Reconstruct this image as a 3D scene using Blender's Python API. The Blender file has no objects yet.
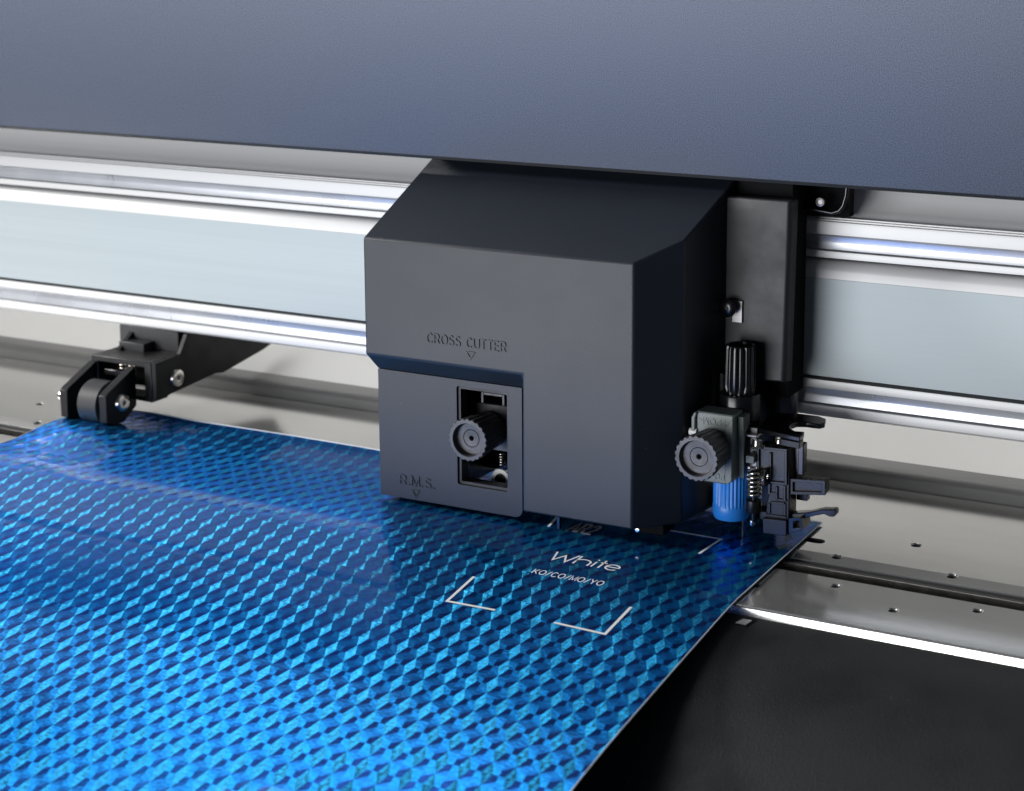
import bpy, bmesh, math, random
from mathutils import Vector, Matrix
random.seed(7)
S = bpy.context.scene
COL = S.collection
# ------------------------------------------------------------------ camera
FL, PX0, PY0 = 1780.0, 584.0, 223.5
YAW = math.atan(911/1806.5); PIT = math.atan(308.5/1780)
CAM = Vector((0.3223, -0.6865, 0.2790))
Fv = Vector((-math.sin(YAW)*math.cos(PIT), math.cos(YAW)*math.cos(PIT), -math.sin(PIT)))
Rv = Vector((math.cos(YAW), math.sin(YAW), 0)); Uv = Rv.cross(Fv)
def P(x, y, Y):                       # measured point on the upright plane y = Y
    d = Fv + Rv*((x-PX0)/FL) - Uv*((y-PY0)/FL)
    return CAM + d*((Y-CAM.y)/d.y)
def G(x, y, z=0.0):                   # measured point on the level plane at height z
    d = Fv + Rv*((x-PX0)/FL) - Uv*((y-PY0)/FL)
    return CAM + d*((z-CAM.z)/d.z)
cd = bpy.data.cameras.new('camera'); cam = bpy.data.objects.new('camera', cd); COL.objects.link(cam)
cam.location = CAM; cam.rotation_euler = (math.pi/2-PIT, 0, YAW)
cd.sensor_width = 36; cd.lens = FL/1024*36
cd.shift_x = -(PX0-512)/1024; cd.shift_y = (PY0-395.5)/1024
cd.clip_start = .01; cd.clip_end = 50
cd.dof.use_dof = True; cd.dof.focus_distance = 0.80; cd.dof.aperture_fstop = 14
S.camera = cam

# ------------------------------------------------------------------ materials
def XP(x, y, X):                      # measured point on the upright plane x = X
    d = Fv + Rv*((x-PX0)/FL) - Uv*((y-PY0)/FL)
    return CAM + d*((X-CAM.x)/d.x)
def mat(name, col, rough=.5, metal=0.0, spec=.5, coat=0.0, bump=None, mottle=None, dust=None):
    m = bpy.data.materials.new(name); m.use_nodes = True
    nt = m.node_tree; b = nt.nodes['Principled BSDF']
    b.inputs['Base Color'].default_value = (*col, 1); b.inputs['Roughness'].default_value = rough
    b.inputs['Metallic'].default_value = metal; b.inputs['Specular IOR Level'].default_value = spec
    b.inputs['Coat Weight'].default_value = coat
    tc = nt.nodes.new('ShaderNodeTexCoord')
    if bump:                            # (scale, strength, distance)
        n = nt.nodes.new('ShaderNodeTexNoise'); n.inputs['Scale'].default_value = bump[0]; n.inputs['Detail'].default_value = 3
        bp = nt.nodes.new('ShaderNodeBump'); bp.inputs['Strength'].default_value = bump[1]; bp.inputs['Distance'].default_value = bump[2]
        nt.links.new(tc.outputs['Object'], n.inputs['Vector']); nt.links.new(n.outputs['Fac'], bp.inputs['Height'])
        nt.links.new(bp.outputs['Normal'], b.inputs['Normal'])
    if mottle:                          # (scale, amount, stretch xyz): wear and smudges in colour and gloss
        mp = nt.nodes.new('ShaderNodeMapping'); mp.inputs['Scale'].default_value = mottle[2]
        n = nt.nodes.new('ShaderNodeTexNoise'); n.inputs['Scale'].default_value = mottle[0]; n.inputs['Detail'].default_value = 6
        n.inputs['Roughness'].default_value = .6
        nt.links.new(tc.outputs['Object'], mp.inputs['Vector']); nt.links.new(mp.outputs['Vector'], n.inputs['Vector'])
        mr = nt.nodes.new('ShaderNodeMapRange'); mr.inputs['From Min'].default_value = .3; mr.inputs['From Max'].default_value = .7
        mr.inputs['To Min'].default_value = 1-mottle[1]; mr.inputs['To Max'].default_value = 1+mottle[1]
        nt.links.new(n.outputs['Fac'], mr.inputs['Value'])
        mx = nt.nodes.new('ShaderNodeVectorMath'); mx.operation = 'SCALE'; mx.inputs[0].default_value = col
        nt.links.new(mr.outputs['Result'], mx.inputs['Scale']); nt.links.new(mx.outputs['Vector'], b.inputs['Base Color'])
        m2 = nt.nodes.new('ShaderNodeMath'); m2.operation = 'MULTIPLY'; m2.inputs[1].default_value = rough
        nt.links.new(mr.outputs['Result'], m2.inputs[0]); nt.links.new(m2.outputs[0], b.inputs['Roughness'])
    if dust:                            # (scale, threshold, colour): small dust specks lying on the surface
        n = nt.nodes.new('ShaderNodeTexNoise'); n.inputs['Scale'].default_value = dust[0]; n.inputs['Detail'].default_value = 1
        nt.links.new(tc.outputs['Object'], n.inputs['Vector'])
        mr = nt.nodes.new('ShaderNodeMapRange'); mr.inputs['From Min'].default_value = dust[1]; mr.inputs['From Max'].default_value = dust[1]+.03
        nt.links.new(n.outputs['Fac'], mr.inputs['Value'])
        mix = nt.nodes.new('ShaderNodeMix'); mix.data_type = 'RGBA'
        src = b.inputs['Base Color'].links[0].from_socket if b.inputs['Base Color'].links else None
        if src: nt.links.new(src, mix.inputs[6])
        else: mix.inputs[6].default_value = (*col,1)
        mix.inputs[7].default_value = (*dust[2],1)
        nt.links.new(mr.outputs['Result'], mix.inputs[0]); nt.links.new(mix.outputs[2], b.inputs['Base Color'])
    return m
M = {}
M['cover']  = mat('matt charcoal plastic', (.010,.0135,.0210), .43, spec=.40, bump=(1900,.14,.0004), mottle=(11,.06,(1,1,1.6)), dust=(520,.80,(.10,.10,.10)))
M['housing']= mat('satin black plastic', (.011,.011,.014), .50, bump=(2600,.10,.0004), mottle=(30,.2,(1,1,1)))
M['black']  = mat('black plastic', (.006,.006,.007), .33, spec=.36, mottle=(60,.3,(1,1,1)), bump=(900,.06,.0004))
M['gloss']  = mat('glossy black plastic', (.005,.005,.007), .22, mottle=(90,.25,(1,1,1)))
M['knob']   = mat('grey black knob plastic', (.036,.036,.041), .40, mottle=(300,.25,(1,1,1)), bump=(1500,.08,.0004))
M['rubber'] = mat('dark grey rubber', (.022,.022,.025), .55, bump=(900,.15,.0005))
M['clamp']  = mat('green grey plastic', (.135,.155,.150), .38, mottle=(120,.12,(1,1,1)), bump=(1500,.08,.0004))
M['blue']   = mat('bright blue plastic', (.025,.24,.78), .35, mottle=(150,.08,(1,1,1)))
M['steel']  = mat('bright steel', (.75,.72,.68), .22, metal=1, mottle=(200,.15,(1,1,1)))
M['spring'] = mat('spring wire', (.72,.66,.58), .2, metal=1)
M['bracket']= mat('dull zinc sheet', (.32,.31,.31), .4, metal=.8, mottle=(120,.2,(1,1,1)))
M['nylon']  = mat('white nylon', (.7,.7,.7), .45)
M['platen'] = mat('brushed stainless sheet', (.68,.675,.66), .14, metal=.82, mottle=(16,.12,(.2,1,1)), bump=(260,.012,.0005))
M['dull']   = mat('dull black plastic', (.006,.006,.007), .50, spec=.3, mottle=(60,.3,(1,1,1)))
M['void']   = mat('dead matt black', (.004,.004,.005), .8, spec=.15)
M['slot']   = mat('slot black', (.006,.006,.007), .35)
M['apron']  = mat('textured black coating', (.011,.011,.012), .50, bump=(1100,.35,.0005), mottle=(30,.25,(1,1,1)), dust=(800,.79,(.10,.10,.10)))
M['anod']   = mat('white anodised aluminium', (.61,.61,.61), .46, metal=.25, mottle=(9,.03,(.2,8,8)))
M['web']    = mat('anodised web with painted blue reflection', (.36,.41,.432), .48, metal=.15, mottle=(9,.05,(.15,30,30)))  # same aluminium as the flanges; bluish reflection is put into the colour
M['strip']  = mat('rolled steel guide strip', (.47,.485,.52), .28, metal=.45, mottle=(30,.08,(1,.3,.3)))
M['gap']    = mat('shadow gap paint', (.02,.022,.026), .5)
M['back']   = mat('light grey painted steel', (.66,.65,.63), .5, mottle=(8,.03,(1,1,1)))
M['backing']= mat('grey steel back plate', (.80,.79,.78), .42, metal=.3, mottle=(12,.06,(.1,3,10)))
M['lip']    = mat('grey rubber lip', (.17,.168,.164), .5, mottle=(20,.1,(1,1,1)))
M['ink']    = mat('white ink', (.92,.93,.93), .5)
M['silver'] = mat('grey ink', (.34,.36,.42), .3, metal=.3)
M['edge']   = mat('clear film edge', (.75,.78,.82), .4)

# navy powder coat with fine sparkle
def navy():
    m = mat('navy powder coat', (.085,.115,.215), .48, metal=.25)
    nt = m.node_tree; b = nt.nodes['Principled BSDF']; tc = nt.nodes['Texture Coordinate']
    n = nt.nodes.new('ShaderNodeTexNoise'); n.inputs['Scale'].default_value = 2400; n.inputs['Detail'].default_value = 2
    cr = nt.nodes.new('ShaderNodeValToRGB')
    cr.color_ramp.elements[0].position = .36; cr.color_ramp.elements[0].color = (.042,.053,.086,1)
    cr.color_ramp.elements[1].position = .66; cr.color_ramp.elements[1].color = (.132,.158,.220,1)
    nt.links.new(tc.outputs['Object'], n.inputs['Vector']); nt.links.new(n.outputs['Fac'], cr.inputs['Fac'])
    nt.links.new(cr.outputs['Color'], b.inputs['Base Color'])
    bp = nt.nodes.new('ShaderNodeBump'); bp.inputs['Strength'].default_value = .22; bp.inputs['Distance'].default_value = .0004
    nt.links.new(n.outputs['Fac'], bp.inputs['Height']); nt.links.new(bp.outputs['Normal'], b.inputs['Normal'])
    return m
M['navy'] = navy()

# holographic film: every facet carries its own tint and its own tilt
def film():
    m = bpy.data.materials.new('blue holographic film'); m.use_nodes = True
    nt = m.node_tree; b = nt.nodes['Principled BSDF']; L = nt.links
    a = nt.nodes.new('ShaderNodeAttribute'); a.attribute_name = 'tint'
    t = nt.nodes.new('ShaderNodeAttribute'); t.attribute_name = 'tilt'
    tc = nt.nodes.new('ShaderNodeTexCoord')
    # fine streaks inside the facets
    mp = nt.nodes.new('ShaderNodeMapping'); mp.inputs['Scale'].default_value = (1,1.6,1); mp.inputs['Rotation'].default_value = (0,0,.5)
    n = nt.nodes.new('ShaderNodeTexNoise'); n.inputs['Scale'].default_value = 420; n.inputs['Detail'].default_value = 4; n.inputs['Distortion'].default_value = .6
    L.new(tc.outputs['Object'], mp.inputs['Vector']); L.new(mp.outputs['Vector'], n.inputs['Vector'])
    # broad cloudy zones of the embossing
    n2 = nt.nodes.new('ShaderNodeTexNoise'); n2.inputs['Scale'].default_value = 13; n2.inputs['Detail'].default_value = 5
    L.new(tc.outputs['Object'], n2.inputs['Vector'])
    r1 = nt.nodes.new('ShaderNodeMapRange'); r1.inputs['To Min'].default_value = .72; r1.inputs['To Max'].default_value = 1.28
    r1.inputs['From Min'].default_value = .3; r1.inputs['From Max'].default_value = .7
    L.new(n.outputs['Fac'], r1.inputs['Value'])
    r2 = nt.nodes.new('ShaderNodeMapRange'); r2.inputs['To Min'].default_value = .80; r2.inputs['To Max'].default_value = 1.16
    r2.inputs['From Min'].default_value = .3; r2.inputs['From Max'].default_value = .7
    L.new(n2.outputs['Fac'], r2.inputs['Value'])
    mm = nt.nodes.new('ShaderNodeMath'); mm.operation = 'MULTIPLY'
    L.new(r1.outputs['Result'], mm.inputs[0]); L.new(r2.outputs['Result'], mm.inputs[1])
    sc = nt.nodes.new('ShaderNodeVectorMath'); sc.operation = 'SCALE'
    L.new(a.outputs['Vector'], sc.inputs[0]); L.new(mm.outputs[0], sc.inputs['Scale'])
    L.new(sc.outputs['Vector'], b.inputs['Base Color'])
    # tilt
    ge = nt.nodes.new('ShaderNodeNewGeometry')
    ad = nt.nodes.new('ShaderNodeVectorMath'); ad.operation = 'ADD'
    L.new(ge.outputs['Normal'], ad.inputs[0]); L.new(t.outputs['Vector'], ad.inputs[1])
    no = nt.nodes.new('ShaderNodeVectorMath'); no.operation = 'NORMALIZE'; L.new(ad.outputs['Vector'], no.inputs[0])
    bp = nt.nodes.new('ShaderNodeBump'); bp.inputs['Strength'].default_value = .25; bp.inputs['Distance'].default_value = .0006
    L.new(n.outputs['Fac'], bp.inputs['Height']); L.new(no.outputs['Vector'], bp.inputs['Normal'])
    L.new(bp.outputs['Normal'], b.inputs['Normal'])
    b.inputs['Metallic'].default_value = .86; b.inputs['Roughness'].default_value = .25
    b.inputs['Specular Tint'].default_value = (.25,.45,1,1)
    b.inputs['Coat Weight'].default_value = .36; b.inputs['Coat Roughness'].default_value = .035
    b.inputs['Coat IOR'].default_value = 1.45
    return m
M['film'] = film()

# ------------------------------------------------------------------ object helpers
def tag(o, label=None, cat=None, group=None, kind=None):
    if label: o['label'] = label
    if cat: o['category'] = cat
    if group: o['group'] = group
    if kind: o['kind'] = kind
    return o
def thing(name, loc, label, cat, group=None):
    o = bpy.data.objects.new(name, None); COL.objects.link(o); o.location = loc
    o.empty_display_size = .01
    return tag(o, label, cat, group)
def obj(name, bm, m, parent=None, bevel=0, smooth=None, seg=2):
    bmesh.ops.recalc_face_normals(bm, faces=bm.faces)
    me = bpy.data.meshes.new(name)
    if parent is not None:
        off = Vector((0,0,0)); p = parent
        while p is not None: off += p.location; p = p.parent
        bm.transform(Matrix.Translation(-off))
    bm.to_mesh(me); bm.free()
    o = bpy.data.objects.new(name, me); COL.objects.link(o)
    if parent is not None: o.parent = parent
    me.materials.append(M[m])
    if smooth is not None:
        for p in me.polygons: p.use_smooth = True
        me.set_sharp_from_angle(angle=math.radians(smooth))
    if bevel:
        md = o.modifiers.new('bevel', 'BEVEL'); md.width = bevel; md.segments = seg; md.limit_method = 'ANGLE'; md.angle_limit = math.radians(25)
        md.harden_normals = False
        for p in me.polygons: p.use_smooth = True
        me.set_sharp_from_angle(angle=math.radians(30))
    return o
B = bmesh.new
def box(bm, x0, x1, y0, y1, z0, z1):
    v = [bm.verts.new((x,y,z)) for x in (x0,x1) for y in (y0,y1) for z in (z0,z1)]
    for f in ((0,1,3,2),(4,6,7,5),(0,4,5,1),(2,3,7,6),(0,2,6,4),(1,5,7,3)): bm.faces.new([v[i] for i in f])
    return bm
def prism(bm, poly, a0, a1, ax):      # ax: axis of extrusion; poly in the two other axes, in order x<y<z
    def pt(p, a):
        return (a,p[0],p[1]) if ax=='x' else (p[0],a,p[1]) if ax=='y' else (p[0],p[1],a)
    f0 = [bm.verts.new(pt(p,a0)) for p in poly]; f1 = [bm.verts.new(pt(p,a1)) for p in poly]
    bm.faces.new(f0); bm.faces.new(f1[::-1]); n = len(poly)
    for i in range(n): bm.faces.new((f0[i], f0[(i+1)%n], f1[(i+1)%n], f1[i]))
    return bm
def orient(c, ax):
    if ax=='z': return Matrix.Translation(c)
    if ax=='-z': return Matrix.Translation(c) @ Matrix.Rotation(math.pi,4,'X')
    if ax=='y': return Matrix.Translation(c) @ Matrix.Rotation(-math.pi/2,4,'X')
    if ax=='-y': return Matrix.Translation(c) @ Matrix.Rotation(math.pi/2,4,'X')
    if ax=='x': return Matrix.Translation(c) @ Matrix.Rotation(math.pi/2,4,'Y')
def lathe(bm, c, ax, prof, seg=48, flute=None):
    # prof: (radius, height, fluted 0..1); flute = (count, depth, sharpness)
    mt = orient(Vector(c), ax); rings = []
    for r, h, fl in prof:
        ring = []
        if r <= 1e-7:
            v = bm.verts.new(mt @ Vector((0,0,h))); rings.append([v]); continue
        for i in range(seg):
            a = 2*math.pi*i/seg; rr = r
            if flute and fl: rr = r*(1 - fl*flute[1]*(.5+.5*math.cos(a*flute[0]))**flute[2])
            ring.append(bm.verts.new(mt @ Vector((rr*math.cos(a), rr*math.sin(a), h))))
        rings.append(ring)
    for a, b in zip(rings, rings[1:]):
        for i in range(seg):
            j = (i+1) % seg
            if len(a)==1: bm.faces.new((a[0], b[i], b[j]))
            elif len(b)==1: bm.faces.new((a[i], a[j], b[0]))
            else: bm.faces.new((a[i], a[j], b[j], b[i]))
    return bm
def cyl(bm, c, ax, r, h, seg=32): return lathe(bm, c, ax, [(0,0,0),(r,0,0),(r,h,0),(0,h,0)], seg)
def tube(bm, pts, r, seg=10, closed=False):
    pts = [Vector(p) for p in pts]; rings = []
    for i, p in enumerate(pts):
        d = (pts[min(i+1,len(pts)-1)] - pts[max(i-1,0)]).normalized()
        u = d.orthogonal().normalized() if i==0 else (u - d*u.dot(d)).normalized()
        w = d.cross(u)
        rings.append([bm.verts.new(p + (u*math.cos(2*math.pi*k/seg) + w*math.sin(2*math.pi*k/seg))*r) for k in range(seg)])
    for a, b in zip(rings, rings[1:]):
        for k in range(seg): bm.faces.new((a[k], a[(k+1)%seg], b[(k+1)%seg], b[k]))
    bm.faces.new(rings[0][::-1]); bm.faces.new(rings[-1]); return bm
def arcp(cx, cy, rx, ry, a0, a1, n=12): return [(cx+rx*math.cos(math.radians(a0+(a1-a0)*k/n)), cy+ry*math.sin(math.radians(a0+(a1-a0)*k/n))) for k in range(n+1)]
GL = {  # single-line letters: width, strokes (height 1)
 'C': (.74, [arcp(.40,.5,.38,.5,42,318,20)]), 'O': (.80, [arcp(.40,.5,.40,.5,90,450,26)]),
 'R': (.68, [[(0,0),(0,1),(.38,1)]+arcp(.40,.745,.22,.255,90,-90,10)[1:]+[(0,.49)], [(.36,.49),(.64,0)]]),
 'S': (.62, [arcp(.31,.75,.28,.25,30,180,9)+[(.06,.66),(.14,.57),(.31,.51),(.50,.45),(.59,.34)]+arcp(.31,.25,.30,.25,0,-155,9)[1:]]),
 'U': (.68, [[(0,1),(0,.34)]+arcp(.34,.34,.34,.34,180,360,12)+[(.68,1)]]), 'T': (.64, [[(0,1),(.64,1)],[(.32,1),(.32,0)]]),
 'E': (.56, [[(.56,1),(0,1),(0,0),(.56,0)],[(0,.52),(.50,.52)]]), 'M': (.78, [[(0,0),(0,1),(.39,.08),(.78,1),(.78,0)]]),
 '.': (.10, [[(.05,0),(.05,.13)]]), 'A': (.74, [[(0,0),(.37,1),(.74,0)],[(.13,.34),(.61,.34)]]), 'K': (.66, [[(0,0),(0,1)],[(.62,1),(.02,.36)],[(.22,.56),(.66,0)]]),
 '0': (.80, [arcp(.40,.5,.40,.5,90,450,26)]), '/': (.42, [[(0,0),(.42,1)]]), 'Y': (.70, [[(0,1),(.35,.46),(.70,1)],[(.35,.46),(.35,0)]]),
 'P': (.62, [[(0,0),(0,1),(.36,1)]+arcp(.36,.73,.25,.27,90,-90,10)[1:]+[(0,.46)]]), '2': (.60, [arcp(.30,.72,.28,.28,160,-30,10)+[(0,0),(.60,0)]]),
 '>': (.5, [[(0,.85),(.5,.5),(0,.15)]]), '<': (.5, [[(.5,.85),(0,.5),(.5,.15)]]), ' ': (.34, [])}
def text_bm(txt, width, height, depth, mtx, track=1.0, w=.13):
    """letters as raised ribbons of even width"""
    gap = .26*track; tot = sum(GL[c][0] for c in txt) + gap*(len(txt)-1); sx = width/tot; x = 0; bm = bmesh.new(); lay = 0
    for c in txt:
        gw, strokes = GL[c]
        for st in strokes:
            pts = [Vector(((x+px)*sx, py*height)) for px, py in st]; n = len(pts); hw = w*height/2; lay += 1
            closed = (pts[0]-pts[-1]).length < 1e-7
            if closed: pts = pts[:-1]; n -= 1
            rows = []
            for i, p in enumerate(pts):
                a = pts[i-1] if (i > 0 or closed) else None; b = pts[(i+1)%n] if (i < n-1 or closed) else None
                d1 = (p-a).normalized() if a is not None else (b-p).normalized(); d2 = (b-p).normalized() if b is not None else d1
                nr = Vector((-(d1+d2).y,(d1+d2).x)); nr = nr.normalized() if nr.length > 1e-6 else Vector((-d1.y,d1.x))
                k = max(.45, nr.dot(Vector((-d1.y,d1.x))))
                l, rr = p+nr*hw/k, p-nr*hw/k; dz = depth + (lay%3)*1e-6
                rows.append([bm.verts.new((q.x,q.y,z)) for q, z in ((l,0),(l,dz),(rr,dz),(rr,0))])
            for i in range(n if closed else n-1):
                a, b = rows[i], rows[(i+1)%n]
                for k in range(4): bm.faces.new((a[k],a[(k+1)%4],b[(k+1)%4],b[k]))
            if not closed: bm.faces.new(rows[0]); bm.faces.new(rows[-1][::-1])
        x += gw + gap
    bm.transform(mtx); return bm
FRONT = lambda x,y,z: Matrix.Translation((x,y,z)) @ Matrix.Rotation(math.pi/2,4,'X')
def knob_prof(r, L):
    return [(0,L,0),(r*.80,L,0),(r*.86,L*.99,.6),(r*.93,L*.5,1),(r,L*.10,1),(r*.985,.0008*0+.0003,1),(r*.955,0,1),(r*.78,0,0),(r*.755,.0004,0),
            (r*.745,L*.14,0),(r*.70,L*.17,0),(r*.42,L*.175,0),(r*.40,L*.16,0),(r*.38,L*.175,0),(r*.13,L*.18,0),(r*.09,L*.20,0),(r*.09,L*.5,0),(0,L*.5,0)]

# ------------------------------------------------------------------ platen (metal sheets, cutter groove, holes)
XL, XR = -.95, .62
platen = thing('platen', (0,0,0), 'brushed stainless platen with drilled holes and a cutter groove, under the blue sheet', 'platen')
def plate(name, poly, cutters, m='platen', bevel=0):
    bm = prism(B(), poly, XL, XR, 'x'); o = obj(name, bm, m, platen)
    if cutters:
        cb = B()
        for c in cutters: c(cb)
        bmesh.ops.recalc_face_normals(cb, faces=cb.faces)
        cm = bpy.data.meshes.new('c'); cb.to_mesh(cm); cb.free(); co = bpy.data.objects.new('c', cm); COL.objects.link(co)
        md = o.modifiers.new('b','BOOLEAN'); md.operation = 'DIFFERENCE'; md.object = co; md.solver = 'EXACT'
        dg = bpy.context.evaluated_depsgraph_get(); dg.update()
        nm = bpy.data.meshes.new_from_object(o.evaluated_get(dg)); o.modifiers.clear()
        o.data = nm; bpy.data.objects.remove(co)
        if not nm.materials: nm.materials.append(M[m])
    for p in o.data.polygons: p.use_smooth = True
    o.data.set_sharp_from_angle(angle=math.radians(20))
    return o
def hole(x, y, r=.0027):
    def f(cb):
        lathe(cb, (x,y,-.01), 'z', [(0,0,0),(r*.8,0,0),(r*.8,.0094,0),(r,.0099,0),(r*1.02,.0102,0),(r*1.02,.02,0),(0,.02,0)], 24)
    return f
def oblong(x0, x1, y, r):
    def f(cb):
        pts = [(x1 + r*math.cos(a), y + r*math.sin(a)) for a in [math.pi*(k/8-.5) for k in range(9)]] + \
              [(x0 + r*math.cos(a), y + r*math.sin(a)) for a in [math.pi*(k/8+.5) for k in range(9)]]
        prism(cb, pts, -.01, .01, 'z')
    return f
rear_holes = [hole(.0845+.0518*k, .0327) for k in range(-17, 10)] + [hole(.1117+.104*k, .0624) for k in range(-9,5)] + [oblong(.057,.071,.0475,.0030)]
plate('rear_plate', [(.0335,0),(.1355,0),(.1355,-.0016),(.0335,-.0016),(.0270,-.0026),(.0270,-.0050),(.0252,-.0050),(.0250,-.0014),(.0256,-.0010),(.0264,-.0009)], rear_holes)
plate('middle_rail', [(.0160,-.0002),(.0180,-.0012),(.0222,-.0016),(.0222,-.0040),(.0152,-.0040),(.0152,-.0010)], None, 'gap')
obj('rail_edge', box(B(), XL, XR, .0151, .0159, -.0030, -.00005), 'steel', platen)
front_holes = [hole(.0955+.0604*k, -.001, .0025) for k in range(-16, 8)] + [hole(.125+.0604*k, -.0159, .0025) for k in range(-16, 8)]
fp = [(.0068,0)]
for k in range(9):
    a = math.radians(90 + 9.6*k); fp.append((-.0378 + .0014*math.cos(a), -.0014 + .0014*math.sin(a)))
fp += [(-.0397,-.0044),(-.0385,-.0044),(-.0378,-.0028),(-.0365,-.0016),(.0052,-.0016),(.0052,-.006),(.0068,-.006)]
plate('front_plate', fp, front_holes)
obj('groove_floor', box(B(), XL, XR, .0045, .0270, -.012, -.0075), 'void', platen)
obj('hole_backing', box(B(), XL, XR, -.040, .1345, -.030, -.0125), 'void', platen)

# apron under the platen's front edge
apron = thing('front_apron', (0,-.05,-.01), 'curved black textured apron below the bright front edge of the platen', 'apron')
pr = [(-.034,-.0036),(-.044,-.0042),(-.060,-.0062),(-.080,-.0100),(-.105,-.0175),(-.135,-.031),(-.17,-.050),(-.21,-.076),(-.25,-.110),(-.30,-.165),(-.34,-.23),(-.36,-.30)]
ap = B()
prism(ap, pr + [(y+.004 if y>-.3 else y+.006, z-.006) for y, z in reversed(pr)], XL, XR, 'x')
o = obj('apron_panel', ap, 'apron', apron, smooth=40)
def apron_z(y):
    for (y0, z0), (y1, z1) in zip(pr, pr[1:]):
        if y1 <= y <= y0: return z0 + (z1-z0)*(y0-y)/(y0-y1)
    return pr[0][1]
zt_ = -.005
for _ in range(12): t = G(745.5,622.5,zt_); zt_ = apron_z(t.y)
def patch(pts, lift, h):
    bm = B(); lo = [bm.verts.new((t.x+a, t.y+b, apron_z(t.y+b)+lift-h)) for a, b in pts]; hi = [bm.verts.new((t.x+a, t.y+b, apron_z(t.y+b)+lift)) for a, b in pts]
    bm.faces.new(lo); bm.faces.new(hi[::-1]); n = len(pts)
    for i in range(n): bm.faces.new((lo[i], lo[(i+1)%n], hi[(i+1)%n], hi[i]))
    return bm
obj('tab_slot', patch([(-.0038,-.0028),(.0022,-.0028),(.0040,.0034),(-.0012,.0034)], .0002, .001), 'void', apron)
obj('tab', patch([(-.0034,-.0024),(.0010,-.0024),(.0021,.0016),(-.0016,.0016)], .0006, .001), 'nylon', apron)

# rear lip and rear guide
lip = obj('rear_lip', prism(B(), [(.1362,-.006),(.1360,.0045),(.1366,.0066),(.1385,.0082),(.1420,.0088),(.152,.0088),(.152,-.006)], XL, XR, 'x'), 'lip', smooth=60)
tag(lip, 'dark grey rounded lip running along the back of the platen', 'lip')
rg = obj('rear_guide', prism(B(), [(.1525,.0086),(.165,.013),(.22,.032),(.32,.075),(.36,.12),(.37,.30),(.40,.30),(.40,-.01),(.1525,-.01)], XL-.3, XR+.3, 'x'), 'back', smooth=60)
tag(rg, 'light grey painted guide panel rising behind the platen, seen under the beam', 'guide panel')

# ------------------------------------------------------------------ guide beam
beam = thing('guide_beam', (0,.085,.045), 'white anodised aluminium guide beam with a web coloured by a painted blue reflection, behind the carriage', 'beam')
Y0 = .085
def bar(name, poly, m, smooth=35): return obj(name, prism(B(), poly, XL, XR, 'x'), m, beam, smooth=smooth)
bar('beam_core', [(.0930,.0490),(.150,.0490),(.150,.1395),(.0930,.1395)], 'gap')
bar('upper_flange', [(Y0-.0002,.1388),(Y0,.1340),(Y0+.0012,.1336),(.0929,.1336),(.0929,.1415),(Y0+.003,.1415),(Y0+.003,.1407),(Y0+.0015,.1407),(Y0+.0015,.1399),(Y0,.1399)], 'anod', 20)
bar('upper_strip', [(.0880,.1335),(.0874,.1326),(.0880,.1300),(.0880,.1293),(.0874,.1266),(.0880,.1262),(.0928,.1262),(.0928,.1335)], 'strip', 15)
bar('upper_lip', [(Y0,.1261),(Y0-.0002,.1250),(Y0,.1230),(.0927,.1230),(.0927,.1261)], 'anod', 50)
cv = [(.0905,.1213),(.0882,.1206),(.0866,.1190),(.0857,.1165),(.0853,.1135)]
bar('curved_shoulder', cv + [(.0852,.1131),(.0926,.1131),(.0926,.1213)], 'anod', 60)
web = [(.0852,.1130)]
web += [(.0852,.0665),(.0925,.0665),(.0925,.1130)]
bar('web', web, 'web', 30)
bar('lower_lip', [(Y0,.0647),(Y0-.0003,.0636),(Y0,.0608),(.0924,.0608),(.0924,.0647)], 'anod', 50)
bar('lower_strip', [(.0882,.0607),(.0876,.0599),(.0882,.0570),(.0882,.0562),(.0876,.0530),(.0882,.0525),(.0923,.0525),(.0923,.0607)], 'strip', 15)
bar('bottom_lip', [(Y0,.0524),(Y0-.0003,.0512),(Y0,.0482),(Y0+.001,.0471),(.0935,.0471),(.149,.0465),(.149,.0489),(.0922,.0489),(.0922,.0524)], 'anod', 30)
backp = obj('back_plate', prism(B(), [(.0932,.1416),(.0965,.1440),(.104,.150),(.112,.166),(.114,.26),(.118,.26),(.118,.1397),(.0932,.1397)], XL, XR, 'x'), 'backing', smooth=60)
tag(backp, 'satin grey metal back plate rising above the guide beam behind the navy cover', 'back plate')

# ------------------------------------------------------------------ navy front cover
nv = thing('upper_cover', (0,.048,.162), 'navy blue powder coated cover panel across the top, overhanging the carriage', 'cover')
nb = prism(B(), [(.0480,.1634),(.0488,.1624),(.0530,.1620),(.0530,.1640),(.0505,.1650),(.0505,.362),(.0560,.378),(.0700,.388),(.17,.405),(.17,.409),(.0690,.393),(.0520,.381),(.0480,.366)], XL-.3, XR+.3, 'x')
obj('cover_panel', nb, 'navy', nv, smooth=40)
obj('edge_trim', prism(B(), [(.0476,.1632),(.0484,.1619),(.0540,.1615),(.0540,.1619),(.0488,.1623),(.0479,.1634)], XL-.3, XR+.3, 'x'), 'gap', nv)  # thin rim, near-black to put the lower edge's shadow into its colour

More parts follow.
